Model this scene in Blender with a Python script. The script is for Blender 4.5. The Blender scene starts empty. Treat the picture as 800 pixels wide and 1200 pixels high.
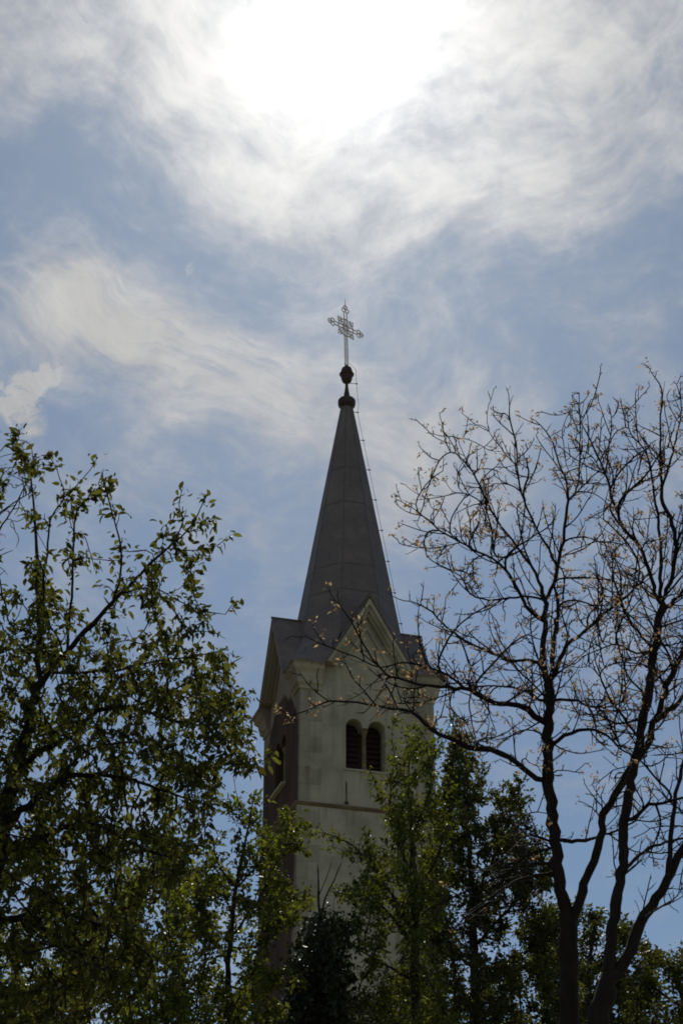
import bpy, math, random
import numpy as np
from mathutils import Vector, Matrix

R = math.radians
scene = bpy.context.scene
C = scene.collection
rng = np.random.default_rng(11)

# ------------------------------------------------------------------ camera
PITCH = 0.51010           # 29.2 degrees up
FPX = 2333.0              # focal length in photo pixels (800 x 1200), about 70 mm on a portrait full frame
EYE = Vector((0, 0, 1.6))
cam_d = bpy.data.cameras.new("camera")
cam = bpy.data.objects.new("camera", cam_d)
C.objects.link(cam)
cam.location = EYE
cam.rotation_euler = (math.pi / 2 + PITCH, 0, 0)
cam_d.sensor_fit = 'VERTICAL'
cam_d.sensor_height = 36.0
cam_d.lens = 36.0 * FPX / 1200.0
cam_d.clip_end = 8000
cam_d.clip_start = 0.1
scene.camera = cam

# ------------------------------------------------------------------ light and exposure
SUN_EL, SUN_AZ = R(42.9), R(-0.1)      # high in front of the camera, behind the spire
SKY_STRENGTH = 0.10
scene.view_settings.view_transform = 'Standard'
scene.view_settings.look = 'None'
scene.view_settings.gamma = 1
scene.view_settings.use_curve_mapping = False
scene.view_settings.exposure = -0.55
scene.cycles.max_bounces = 6
scene.cycles.transparent_max_bounces = 6
scene.cycles.sample_clamp_indirect = 6
scene.cycles.use_denoising = True
scene.cycles.denoiser = 'OPENIMAGEDENOISE'
scene.cycles.pixel_filter_type = 'BLACKMAN_HARRIS'
scene.cycles.filter_width = 1.8

sun_d = bpy.data.lights.new("sun", 'SUN')
sun = bpy.data.objects.new("sun", sun_d)
C.objects.link(sun)
sun_d.energy = 3.2
sun_d.angle = R(0.6)
sun_d.color = (1.0, 0.95, 0.86)
sdir = Vector((math.sin(SUN_AZ) * math.cos(SUN_EL), math.cos(SUN_AZ) * math.cos(SUN_EL), math.sin(SUN_EL)))
sun.rotation_euler = (-sdir).to_track_quat('-Z', 'Y').to_euler()
sun.location = (0, 40, 90)


class X:
    """tiny expression builder over Math nodes"""
    nt = None

    def __init__(s, sock):
        s.s = sock

    @staticmethod
    def op(kind, *a, clamp=False):
        n = X.nt.nodes.new('ShaderNodeMath')
        n.operation = kind
        n.use_clamp = clamp
        for i, v in enumerate(a):
            if isinstance(v, X):
                X.nt.links.new(v.s, n.inputs[i])
            else:
                n.inputs[i].default_value = v
        return X(n.outputs[0])

    def __add__(s, o): return X.op('ADD', s, o)
    def __sub__(s, o): return X.op('SUBTRACT', s, o)
    def __rsub__(s, o): return X.op('SUBTRACT', o, s)
    def __mul__(s, o): return X.op('MULTIPLY', s, o)
    def __truediv__(s, o): return X.op('DIVIDE', s, o)
    __radd__ = __add__
    __rmul__ = __mul__

    def smooth(s, a, b):
        n = X.nt.nodes.new('ShaderNodeMapRange')
        n.interpolation_type = 'SMOOTHSTEP'
        X.nt.links.new(s.s, n.inputs[0])
        n.inputs[1].default_value = a
        n.inputs[2].default_value = b
        return X(n.outputs[0])


def xyz(x, y, z):
    n = X.nt.nodes.new('ShaderNodeCombineXYZ')
    for i, v in enumerate((x, y, z)):
        if isinstance(v, X):
            X.nt.links.new(v.s, n.inputs[i])
        else:
            n.inputs[i].default_value = v
    return n.outputs[0]


def noise(vec, scale, detail=6, rough=0.6, lac=2.0, dist=0.0):
    n = X.nt.nodes.new('ShaderNodeTexNoise')
    X.nt.links.new(vec, n.inputs['Vector'])
    n.inputs['Scale'].default_value = scale
    n.inputs['Detail'].default_value = detail
    n.inputs['Roughness'].default_value = rough
    n.inputs['Lacunarity'].default_value = lac
    n.inputs['Distortion'].default_value = dist
    return n


def sky_dir(px, py):
    """azimuth and elevation (degrees) of a spot of sky surveyed on the photograph"""
    a, b = (px - 400) / FPX, (600 - py) / FPX
    c, s = math.cos(PITCH), math.sin(PITCH)
    x, y, z = a, c - s * b, s + c * b
    return math.degrees(math.atan2(x, y)), math.degrees(math.atan2(z, math.hypot(x, y)))


world = bpy.data.worlds.new("World")
scene.world = world
world.use_nodes = True
nt = world.node_tree
nt.nodes.clear()
X.nt = nt
out = nt.nodes.new('ShaderNodeOutputWorld')
bg = nt.nodes.new('ShaderNodeBackground')
bg.inputs[1].default_value = SKY_STRENGTH
nt.links.new(bg.outputs[0], out.inputs[0])
sky = nt.nodes.new('ShaderNodeTexSky')
sky.sky_type = 'NISHITA'
sky.sun_disc = False
sky.sun_elevation = SUN_EL
sky.sun_rotation = SUN_AZ
sky.altitude = 300
sky.air_density = 1.0
sky.dust_density = 0.6
sky.ozone_density = 1.6
tc = nt.nodes.new('ShaderNodeTexCoord')
sep = nt.nodes.new('ShaderNodeSeparateXYZ')
nt.links.new(tc.outputs['Generated'], sep.inputs[0])
dx, dy, dz = (X(o) for o in sep.outputs)
DEG = 180 / math.pi
KAZ = math.cos(R(31))
az = X.op('ARCTAN2', dx, dy) * (DEG * KAZ)            # sky chart in degrees: azimuth and elevation
el = X.op('ARCSINE', dz) * DEG
chart = xyz(az, el, 0.0)
# slow swirl that bends every cloud edge
w1 = noise(chart, 0.16, 2, 0.45)
sepw = nt.nodes.new('ShaderNodeSeparateColor')
nt.links.new(w1.outputs['Color'], sepw.inputs[0])
w2 = noise(chart, 0.55, 3, 0.5)
sepv = nt.nodes.new('ShaderNodeSeparateColor')
nt.links.new(w2.outputs['Color'], sepv.inputs[0])
azw = az + (X(sepw.outputs[0]) - 0.5) * 4.0 + (X(sepv.outputs[0]) - 0.5) * 0.7
elw = el + (X(sepw.outputs[1]) - 0.5) * 4.0 + (X(sepv.outputs[1]) - 0.5) * 0.7


def blob(px, py, rx, ry, rot, wgt, soft=True):
    a0, e0 = sky_dir(px, py)
    k = 40.7
    c, s = math.cos(R(rot)), math.sin(R(rot))
    u, v = (azw if soft else azs) - a0 * KAZ, (elw if soft else els) - e0
    p = (u * c + v * s) / (rx / k)
    q = (v * c - u * s) / (ry / k)
    g = X.op('EXPONENT', (p * p + q * q) * -1.0)
    return g * wgt


azs = az + (X(sepv.outputs[0]) - 0.5) * 1.1
els = el + (X(sepv.outputs[1]) - 0.5) * 1.1
BLOBS = [
    (400, 30, 430, 170, 0, 0.75), (400, 30, 170, 140, 0, 0.45), (690, 120, 200, 180, 0, 0.5), (420, 245, 230, 75, -6, 0.62),
    (140, 70, 220, 90, 0, 0.45), (260, 150, 120, 90, -30, 0.25), (225, 425, 210, 62, -30, 0.66), (120, 372, 90, 60, -20, 0.45),
    (15, 375, 70, 40, 0, 0.42), (490, 500, 110, 80, -40, 0.30), (380, 600, 90, 60, 0, 0.12), (450, 390, 290, 130, 0, 0.30),
    (700, 560, 200, 80, 10, 0.22), (120, 540, 150, 50, -10, 0.25), (780, 390, 70, 40, 20, 0.25), (730, 690, 90, 120, 0, 0.15),
    (300, 660, 260, 130, 0, 0.10), (60, 235, 190, 62, -12, -0.50), (690, 330, 170, 60, 14, -0.34), (300, 540, 50, 60, 0, -0.15), (560, 420, 120, 60, 0, -0.12),
]
field = None
for b in BLOBS:
    g = blob(*b)
    field = g if field is None else field + g
# fibrous cirrus: noise drawn out along a slanting direction
# (the streaks fan out: falling to the right in the west, rising to the right in the east)
cv = elw * 0.85 - X.op('SQRT', azw * azw + 40.0) * 0.55
cu = azw * 0.9 + elw * 0.25
fib = X(noise(xyz(cu * 0.19, cv * 0.50, 3.1), 1.0, 9, 0.60, 2.1, 0.0).outputs[0])
puffy = X(noise(xyz(azw * 0.36, elw * 0.46, 7.7), 1.0, 9, 0.58, 2.1, 0.0).outputs[0])
fine = X(noise(xyz(azs, els, 1.0), 1.6, 8, 0.62).outputs[0])
tex = fib * 0.70 + puffy * 1.05 + fine * 0.36 - 1.055
veil = field + tex * 1.6 + (dy * -1.0).smooth(-0.35, 0.4) * 0.55  # last term: cloud added behind the camera for more neutral light on the walls
fib2 = X(noise(xyz(cu * 0.55, cv * 1.7, 5.3), 1.0, 8, 0.62, 2.1, 0.0).outputs[0])
# feathery filaments: ridged noise drawn out along the streaks
fr = X(noise(xyz(cu * 0.50 + fib * 0.7, cv * 2.0 + puffy * 1.1, 9.2), 1.0, 8, 0.66, 2.1, 0.0).outputs[0])
ridge = 1.0 - X.op('ABSOLUTE', fr - 0.5) * 4.5
feather = ridge.smooth(0.0, 1.0)
fz = blob(235, 425, 190, 75, -30, 1.0) + blob(110, 375, 95, 50, -15, 0.7) + blob(500, 530, 90, 90, -40, 0.35) + blob(690, 130, 200, 170, 10, 0.22) + blob(120, 560, 130, 40, -8, 0.5)
veil = veil + (feather - 0.45) * fz * 0.46 + fz * 0.06
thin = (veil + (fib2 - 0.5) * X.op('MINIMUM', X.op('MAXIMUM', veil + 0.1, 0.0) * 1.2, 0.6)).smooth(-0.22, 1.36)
# small crisp wisps
wis = None
for b in [(18, 456, 46, 22, 25, 1.3), (36, 486, 18, 36, 8, 1.2), (52, 440, 20, 14, 30, 1.1), (221, 314, 13, 7, 55, 0.6),
          (645, 440, 46, 13, 60, 0.55), (222, 381, 22, 8, 20, 0.6), (130, 355, 60, 9, 60, 0.5), (95, 440, 110, 16, -30, 0.3)]:
    g = blob(*b, soft=False)
    wis = g if wis is None else wis + g
torn = X(noise(xyz(azs * 1.0 + fine * 1.5, els * 0.8, 4.4), 1.9, 9, 0.68, 2.2, 0.0).outputs[0])
wisp = (wis * (0.10 + (torn - 0.39) * 5.5)).smooth(0.05, 1.15)
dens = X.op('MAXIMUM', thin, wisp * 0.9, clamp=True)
# light scattered forward by the thin cloud round the sun
cosg = dx * sdir.x + dy * sdir.y + dz * sdir.z
gam = X.op('ARCCOSINE', X.op('MINIMUM', cosg, 0.999999)) * DEG
gw = X.op('MAXIMUM', gam + (puffy - 0.5) * 2.6 + (fib - 0.5) * 1.6, 0.0)
core = X.op('EXPONENT', gw * gw * (-1 / (2.2 * 2.2))) * 5.0
halo = X.op('EXPONENT', gam * (-1 / 4.3)) * 12.4
wide = X.op('EXPONENT', gam * (-1 / 14.0)) * 4.4
shade = 0.56 + puffy * 0.52 + fib2 * 0.36
lum = (wide + 5.0) * shade + halo * (shade * 0.5 + 0.5) + core
ccol = nt.nodes.new('ShaderNodeCombineColor')
for i, k in enumerate((1.0, 0.993, 0.978)):
    nt.links.new((lum * k).s, ccol.inputs[i])
tint = nt.nodes.new('ShaderNodeMix')
tint.data_type = 'RGBA'
tint.blend_type = 'MULTIPLY'
tint.inputs[0].default_value = 1.0
nt.links.new(sky.outputs[0], tint.inputs[6])
tint.inputs[7].default_value = (0.575, 0.695, 0.775, 1)
mixc = nt.nodes.new('ShaderNodeMix')
mixc.data_type = 'RGBA'
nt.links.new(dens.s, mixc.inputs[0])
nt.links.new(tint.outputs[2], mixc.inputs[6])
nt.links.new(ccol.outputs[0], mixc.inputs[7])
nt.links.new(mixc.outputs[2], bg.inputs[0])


# ------------------------------------------------------------------ materials
def mat(name):
    m = bpy.data.materials.new(name)
    m.use_nodes = True
    n = m.node_tree
    n.nodes.clear()
    o = n.nodes.new('ShaderNodeOutputMaterial')
    X.nt = n
    return m, n, o


def ramp(n, fac, stops):
    r = n.nodes.new('ShaderNodeValToRGB')
    n.links.new(fac, r.inputs[0])
    e = r.color_ramp.elements
    while len(e) > 1:
        e.remove(e[-1])
    e[0].position, e[0].color = stops[0][0], (*stops[0][1], 1)
    for p, c in stops[1:]:
        k = e.new(p)
        k.color = (*c, 1)
    return r.outputs[0]


def mixrgb(n, fac, a, b, kind='MIX'):
    m = n.nodes.new('ShaderNodeMix')
    m.data_type = 'RGBA'
    m.blend_type = kind
    for i, v in ((0, fac), (6, a), (7, b)):
        if isinstance(v, X):
            v = v.s
        if hasattr(v, 'is_linked'):
            n.links.new(v, m.inputs[i])
        elif i == 0:
            m.inputs[0].default_value = v
        else:
            m.inputs[i].default_value = (*v, 1)
    return m.outputs[2]


def bump(n, h, strength, dist):
    b = n.nodes.new('ShaderNodeBump')
    b.inputs['Strength'].default_value = strength
    b.inputs['Distance'].default_value = dist
    n.links.new(h, b.inputs['Height'])
    return b.outputs[0]


def objco(n):
    t = n.nodes.new('ShaderNodeTexCoord')
    s = n.nodes.new('ShaderNodeSeparateXYZ')
    n.links.new(t.outputs['Object'], s.inputs[0])
    return t.outputs['Object'], X(s.outputs[0]), X(s.outputs[1]), X(s.outputs[2])


def plain(name, col, rough=0.6, metal=0.0, var=0.25, scale=6.0, bstr=0.2):
    m, n, o = mat(name)
    p = n.nodes.new('ShaderNodeBsdfPrincipled')
    co, x, y, z = objco(n)
    f = noise(co, scale, 6, 0.6)
    c = ramp(n, f.outputs[0], [(0.3, tuple(v * (1 - var) for v in col)), (0.7, tuple(min(1, v * (1 + var)) for v in col))])
    n.links.new(c, p.inputs['Base Color'])
    p.inputs['Roughness'].default_value = rough
    p.inputs['Metallic'].default_value = metal
    n.links.new(bump(n, noise(co, scale * 5, 4, 0.6).outputs[0], bstr, 0.01), p.inputs['Normal'])
    n.links.new(p.outputs[0], o.inputs[0])
    return m


def plaster(name, west_brown, k=1.0):
    m, n, o = mat(name)
    p = n.nodes.new('ShaderNodeBsdfPrincipled')
    co, x, y, z = objco(n)
    big = noise(co, 0.8, 6, 0.62)
    c = ramp(n, big.outputs[0], [(p_, tuple(v * k for v in c_)) for p_, c_ in ((0.28, (0.27, 0.265, 0.20)), (0.5, (0.41, 0.40, 0.30)), (0.75, (0.49, 0.475, 0.37)))])
    streak = X(noise(xyz(x * 2.2, y * 2.2, z * 0.16), 1.0, 6, 0.65).outputs[0]).smooth(0.52, 0.78)
    c = mixrgb(n, streak * 0.7, c, (0.17, 0.16, 0.115))
    patch = X(noise(xyz(x, y, z * 1.3), 1.7, 5, 0.7).outputs[0]).smooth(0.58, 0.70)
    c = mixrgb(n, patch * 0.5, c, (0.22, 0.22, 0.185))
    drip = X(noise(xyz(x * 5.0, y * 5.0, z * 0.30), 1.0, 5, 0.6).outputs[0])
    for zt, ln in ((27.80, 1.6), (26.28, 1.3), (30.70, 1.2), (22.2, 1.4)):
        under = (z * -1.0 + zt).smooth(ln, 0.0) * (zt - z).smooth(0.0, 0.04)
        c = mixrgb(n, under * drip.smooth(0.46, 0.66) * 0.55, c, (0.13, 0.11, 0.08))
    spots = X(noise(co, 14, 4, 0.7).outputs[0]).smooth(0.62, 0.72)
    c = mixrgb(n, spots * 0.22, c, (0.15, 0.13, 0.10))
    if west_brown:
        # browner over the west side, dark brown below a ragged arched edge
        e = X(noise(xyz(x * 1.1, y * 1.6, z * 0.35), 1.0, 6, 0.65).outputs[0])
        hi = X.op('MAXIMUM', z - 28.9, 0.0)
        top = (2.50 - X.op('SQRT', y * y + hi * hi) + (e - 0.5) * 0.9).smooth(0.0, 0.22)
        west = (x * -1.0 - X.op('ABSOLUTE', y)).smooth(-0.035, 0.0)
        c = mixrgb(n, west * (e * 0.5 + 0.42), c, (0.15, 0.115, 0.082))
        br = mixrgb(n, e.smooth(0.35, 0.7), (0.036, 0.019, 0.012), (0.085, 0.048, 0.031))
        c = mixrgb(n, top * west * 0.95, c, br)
    n.links.new(c, p.inputs['Base Color'])
    p.inputs['Roughness'].default_value = 0.92
    p.inputs['Specular IOR Level'].default_value = 0.15
    h = X(noise(co, 3.0, 6, 0.6).outputs[0]) * 0.6 + X(noise(co, 40.0, 3, 0.6).outputs[0]) * 0.2
    n.links.new(bump(n, h.s, 0.35, 0.03), p.inputs['Normal'])
    n.links.new(p.outputs[0], o.inputs[0])
    return m


def slate(name, col):
    m, n, o = mat(name)
    p = n.nodes.new('ShaderNodeBsdfPrincipled')
    co, x, y, z = objco(n)
    b = n.nodes.new('ShaderNodeTexBrick')
    a = X.op('ARCTAN2', x, y)
    rad = X.op('SQRT', x * x + y * y)
    n.links.new(xyz(a * 1.3, z, 0.0), b.inputs['Vector'])
    b.inputs['Scale'].default_value = 1.0
    b.inputs['Brick Width'].default_value = 0.32
    b.inputs['Row Height'].default_value = 0.26
    b.inputs['Mortar Size'].default_value = 0.010
    b.inputs['Mortar Smooth'].default_value = 0.4
    b.inputs['Color1'].default_value = (*[v * 0.95 for v in col], 1)
    b.inputs['Color2'].default_value = (*[v * 1.05 for v in col], 1)
    b.inputs['Mortar'].default_value = (*[v * 0.80 for v in col], 1)
    f = noise(co, 0.9, 6, 0.65)
    c = mixrgb(n, X(f.outputs[0]).smooth(0.4, 0.75) * 0.65, b.outputs[0], tuple(v * q for v, q in zip(col, (1.55, 1.45, 1.28))))
    st = X(noise(xyz(x * 3, y * 3, z * 0.22), 1.0, 5, 0.6).outputs[0]).smooth(0.55, 0.8)
    c = mixrgb(n, st * 0.4, c, tuple(v * 0.6 for v in col))
    n.links.new(c, p.inputs['Base Color'])
    p.inputs['Roughness'].default_value = 0.72
    p.inputs['Specular IOR Level'].default_value = 0.25
    h = X(b.outputs['Fac']) * -1.0 + X(noise(co, 8, 4, 0.6).outputs[0]) * 0.6
    n.links.new(bump(n, h.s, 0.3, 0.008), p.inputs['Normal'])
    n.links.new(p.outputs[0], o.inputs[0])
    return m


def leaf_mat(name, dark, light, trans, tw=0.45, rough=0.36, spec=0.5):
    m, n, o = mat(name)
    g = n.nodes.new('ShaderNodeNewGeometry')
    rnd = g.outputs['Random Per Island']
    c = ramp(n, rnd, [(0.0, dark), (1.0, light)])
    p = n.nodes.new('ShaderNodeBsdfPrincipled')
    n.links.new(c, p.inputs['Base Color'])
    p.inputs['Roughness'].default_value = rough
    p.inputs['Specular IOR Level'].default_value = spec
    t = n.nodes.new('ShaderNodeBsdfTranslucent')
    tcol = ramp(n, rnd, [(0.0, tuple(v * 0.40 for v in trans)), (0.65, trans), (1.0, tuple(v * 1.7 for v in trans))])
    n.links.new(tcol, t.inputs[0])
    mx = n.nodes.new('ShaderNodeMixShader')
    mx.inputs[0].default_value = tw
    n.links.new(p.outputs[0], mx.inputs[1])
    n.links.new(t.outputs[0], mx.inputs[2])
    n.links.new(mx.outputs[0], o.inputs[0])
    return m


def bark_mat(name, col):
    m, n, o = mat(name)
    p = n.nodes.new('ShaderNodeBsdfPrincipled')
    co, x, y, z = objco(n)
    f = noise(xyz(x * 14, y * 14, z * 2.6), 1.0, 7, 0.65)
    c = ramp(n, f.outputs[0], [(0.32, tuple(v * 0.5 for v in col)), (0.68, tuple(v * 1.35 for v in col))])
    n.links.new(c, p.inputs['Base Color'])
    p.inputs['Roughness'].default_value = 0.85
    p.inputs['Specular IOR Level'].default_value = 0.25
    n.links.new(bump(n, f.outputs[0], 0.8, 0.02), p.inputs['Normal'])
    n.links.new(p.outputs[0], o.inputs[0])
    return m


def ground_mat():
    m, n, o = mat("pale_bounce_ground")
    p = n.nodes.new('ShaderNodeBsdfPrincipled')
    co, x, y, z = objco(n)
    f = noise(co, 0.15, 8, 0.65)
    c = ramp(n, f.outputs[0], [(0.3, (0.13, 0.12, 0.05)), (0.5, (0.21, 0.18, 0.10)), (0.75, (0.30, 0.25, 0.17))])  # unseen ground, made paler and warmer to bounce light onto the walls
    n.links.new(c, p.inputs['Base Color'])
    p.inputs['Roughness'].default_value = 0.95
    n.links.new(bump(n, noise(co, 9, 5, 0.7).outputs[0], 0.7, 0.1), p.inputs['Normal'])
    n.links.new(p.outputs[0], o.inputs[0])
    return m


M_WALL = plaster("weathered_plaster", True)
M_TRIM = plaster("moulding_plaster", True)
M_SILL = plaster("stone_sill", False)
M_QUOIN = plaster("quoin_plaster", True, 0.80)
M_COURSE = plain("mossy_string_course", (0.15, 0.118, 0.07), 0.92, 0, 0.35, 2.0, 0.3)
M_SLATE = slate("grey_slate", (0.155, 0.141, 0.142))
M_RIDGE = plain("ridge_sheet", (0.105, 0.094, 0.092), 0.6, 0.0, 0.3, 3.0)
M_COPPER = plain("brown_sheet_metal", (0.060, 0.040, 0.032), 0.5, 0.5, 0.4, 5.0)
M_IRON = plain("wrought_iron", (0.62, 0.57, 0.54), 0.5, 0.1, 0.4, 9.0)
M_WIRE = plain("conductor_wire", (0.12, 0.12, 0.13), 0.5, 0.7, 0.2, 9.0)
M_WOOD = plain("louvre_wood", (0.028, 0.013, 0.009), 0.8, 0, 0.4, 4.0)
M_DARK = plain("belfry_inside", (0.02, 0.017, 0.015), 0.9, 0, 0.3, 2.0)
M_BARK_B = bark_mat("walnut_bark", (0.020, 0.0155, 0.0125))
M_BARK_C = bark_mat("cherry_bark", (0.018, 0.014, 0.011))
M_BARK_D = bark_mat("grey_bark", (0.036, 0.031, 0.024))
M_BUD = leaf_mat("bronze_young_leaf", (0.17, 0.10, 0.04), (0.32, 0.20, 0.09), (0.56, 0.38, 0.19), 0.58, 0.5, 0.3)
M_LEAF_A = leaf_mat("cherry_leaf", (0.020, 0.026, 0.008), (0.042, 0.050, 0.015), (0.215, 0.22, 0.032), 0.40, 0.55, 0.12)
M_LEAF_B = leaf_mat("glossy_leaf", (0.022, 0.033, 0.008), (0.056, 0.070, 0.014), (0.225, 0.25, 0.022), 0.44, 0.46, 0.3)
M_LEAF_C = leaf_mat("bush_leaf", (0.018, 0.026, 0.008), (0.044, 0.052, 0.014), (0.165, 0.17, 0.022), 0.38, 0.48, 0.28)
M_IVY = leaf_mat("ivy_leaf", (0.018, 0.026, 0.008), (0.034, 0.042, 0.013), (0.035, 0.045, 0.010), 0.2, 0.45, 0.35)


# ------------------------------------------------------------------ mesh helpers
class MB:
    def __init__(s):
        s.v, s.f = [], []

    def add(s, vs, fs):
        b = len(s.v)
        s.v += [tuple(p) for p in vs]
        s.f += [tuple(b + i for i in f) for f in fs]

    def box(s, x0, x1, y0, y1, z0, z1):
        s.add([(x0, y0, z0), (x1, y0, z0), (x1, y1, z0), (x0, y1, z0), (x0, y0, z1), (x1, y0, z1), (x1, y1, z1), (x0, y1, z1)],
              [(0, 3, 2, 1), (4, 5, 6, 7), (0, 1, 5, 4), (1, 2, 6, 5), (2, 3, 7, 6), (3, 0, 4, 7)])

    def lathe(s, prof, n=16, rot=0.0):
        vs = [(r * math.cos(rot + 2 * math.pi * k / n), r * math.sin(rot + 2 * math.pi * k / n), z) for r, z in prof for k in range(n)]
        fs = []
        for i in range(len(prof) - 1):
            for k in range(n):
                a, b = i * n + k, i * n + (k + 1) % n
                fs.append((a, b, b + n, a + n))
        fs.append(tuple(range(n))[::-1])
        fs.append(tuple((len(prof) - 1) * n + k for k in range(n)))
        s.add(vs, fs)

    def tube(s, pts, rad, n=6, closed=False):
        pts = [Vector(p) for p in pts]
        m = len(pts)
        if not hasattr(rad, '__len__'):
            rad = [rad] * m
        up = None
        vs = []
        for i, p in enumerate(pts):
            if closed:
                t = pts[(i + 1) % m] - pts[i - 1]
            else:
                t = pts[min(i + 1, m - 1)] - pts[max(i - 1, 0)]
            t = t.normalized() if t.length > 1e-9 else Vector((0, 0, 1))
            if up is None:
                up = Vector((0, 0, 1)) if abs(t.z) < 0.9 else Vector((1, 0, 0))
            a = t.cross(up)
            if a.length < 1e-6:
                a = t.orthogonal()
            a.normalize()
            b = a.cross(t).normalized()
            up = b
            for k in range(n):
                w = 2 * math.pi * k / n
                vs.append(p + (a * math.cos(w) + b * math.sin(w)) * rad[i])
        fs = []
        for i in range(m if closed else m - 1):
            j = (i + 1) % m
            for k in range(n):
                q = (k + 1) % n
                fs.append((i * n + k, i * n + q, j * n + q, j * n + k))
        if not closed:
            fs.append(tuple(range(n))[::-1])
            fs.append(tuple((m - 1) * n + k for k in range(n)))
        s.add(vs, fs)

    def sweep(s, path_fn, prof, npts):
        """path_fn(i, out) -> (x, y, z offset); prof = [(out, z)], closed section, capped ends"""
        k = len(prof)
        vs = []
        for i in range(npts):
            for o, z in prof:
                vs.append(path_fn(i, o, z))
        fs = []
        for i in range(npts - 1):
            for a in range(k):
                b = (a + 1) % k
                fs.append((i * k + a, i * k + b, (i + 1) * k + b, (i + 1) * k + a))
        fs.append(tuple(range(k))[::-1])
        fs.append(tuple((npts - 1) * k + a for a in range(k)))
        s.add(vs, fs)

    def build(s, name, m, parent=None, smooth=False, fix=True):
        me = bpy.data.meshes.new(name)
        me.from_pydata(s.v, [], s.f)
        if fix:
            import bmesh
            bm = bmesh.new()
            bm.from_mesh(me)
            bmesh.ops.recalc_face_normals(bm, faces=bm.faces)
            bm.to_mesh(me)
            bm.free()
        if smooth:
            me.polygons.foreach_set('use_smooth', [True] * len(me.polygons))
        me.materials.append(m)
        o = bpy.data.objects.new(name, me)
        C.objects.link(o)
        if parent:
            o.parent = parent
        return o


def empty(name, loc, label, cat, rz=0.0, group=None):
    o = bpy.data.objects.new(name, None)
    C.objects.link(o)
    o.location = loc
    o.rotation_euler = (0, 0, rz)
    o.empty_display_size = 0.5
    o['label'] = label
    o['category'] = cat
    if group:
        o['group'] = group
    return o


# ------------------------------------------------------------------ ground
g = MB()
rings = [0, 8, 20, 40, 70, 110, 180, 320, 700, 1600, 4000]
nseg = 48
gv = [(0, 40, 0)]
for r in rings[1:]:
    for k in range(nseg):
        a = 2 * math.pi * k / nseg
        gv.append((r * math.cos(a), 40 + r * math.sin(a), 0.0))
gf = [(0, 1 + k, 1 + (k + 1) % nseg) for k in range(nseg)]
for i in range(len(rings) - 2):
    for k in range(nseg):
        a, b = 1 + i * nseg + k, 1 + i * nseg + (k + 1) % nseg
        gf.append((a, a + nseg, b + nseg, b))
g.add(gv, gf)
ground = g.build("ground", ground_mat())
ground['kind'] = "structure"

# ------------------------------------------------------------------ church tower
TX, TY, TROT = 0.2108, 67.9615, 0.28741
H, E, GB = 2.5, 2.946, 1.708
ZS, ZL, ZE, ZG = 26.414, 22.29, 31.717, 34.606       # string course, lower course, eaves, gable ridge
tower = empty("church_tower", (TX, TY, 0), "tall pale plastered church tower with steep slate spire and openwork iron cross on top", "church tower", TROT)


def turn(k):
    """quarter turns about the tower axis"""
    return [(lambda x, y: (x, y)), (lambda x, y: (-y, x)), (lambda x, y: (-x, -y)), (lambda x, y: (y, -x))][k]


# lower shafts (each storey set out a little beyond the one above)
m = MB()
for (h0, z0, z1) in ((2.66, 0.0, ZL + .05), (2.58, ZL + .05, ZS)):
    m.add([(-h0, -h0, z0), (h0, -h0, z0), (h0, h0, z0), (-h0, h0, z0), (-h0, -h0, z1), (h0, -h0, z1), (h0, h0, z1), (-h0, h0, z1)],
          [(0, 1, 5, 4), (1, 2, 6, 5), (2, 3, 7, 6), (3, 0, 4, 7), (4, 5, 6, 7)])
m.box(-2.75, 2.75, -2.75, 2.75, -0.3, 1.1)
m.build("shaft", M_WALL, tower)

# belfry storey: four wall faces with twin round-arched openings and gable tops
import bmesh
SC = -0.07                        # opening centre along the wall
OW, MG = 0.63, 0.20               # opening width, mullion gap
ZSILL, ZSPR = 27.875, 29.46
DEEP = 0.62


def window_outline():
    a0, a1, b0, b1 = SC - MG / 2 - OW, SC - MG / 2, SC + MG / 2, SC + MG / 2 + OW
    pts = [(a0, ZSILL), (b1, ZSILL), (b1, ZSPR)]
    r = OW / 2
    for k in range(1, 11):
        w = math.pi * k / 10
        pts.append(((b0 + b1) / 2 + r * math.cos(w), ZSPR + r * math.sin(w)))
    pts.append((a1, ZSPR))
    for k in range(1, 11):
        w = math.pi * k / 10
        pts.append(((a0 + a1) / 2 + r * math.cos(w), ZSPR + r * math.sin(w)))
    return pts


hole = window_outline()
GW = GB - 0.22
wall_outline = [(-H, ZS), (H, ZS), (H, ZE - .06), (GB - .06, ZE - .06), (0, ZG - .20), (-GB + .06, ZE - .06), (-H, ZE - .06)]
bm = bmesh.new()
for k in range(4):
    T = turn(k)
    ev = []
    for loop in (wall_outline, hole):
        vs = [bm.verts.new((*T(s, -H), z)) for s, z in loop]
        for i in range(len(vs)):
            ev.append(bm.edges.new((vs[i], vs[(i + 1) % len(vs)])))
    bmesh.ops.triangle_fill(bm, use_beauty=True, use_dissolve=False, edges=ev)
    a = [bm.verts.new((*T(s, -H), z)) for s, z in hole]
    b = [bm.verts.new((*T(s, -H + DEEP), z)) for s, z in hole]
    for i in range(len(hole)):
        j = (i + 1) % len(hole)
        bm.faces.new((a[i], a[j], b[j], b[i]))
bmesh.ops.remove_doubles(bm, verts=bm.verts, dist=0.0005)
bmesh.ops.recalc_face_normals(bm, faces=bm.faces)
me = bpy.data.meshes.new("belfry_wall")
bm.to_mesh(me)
bm.free()
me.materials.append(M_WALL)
o = bpy.data.objects.new("belfry_wall", me)
C.objects.link(o)
o.parent = tower

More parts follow.
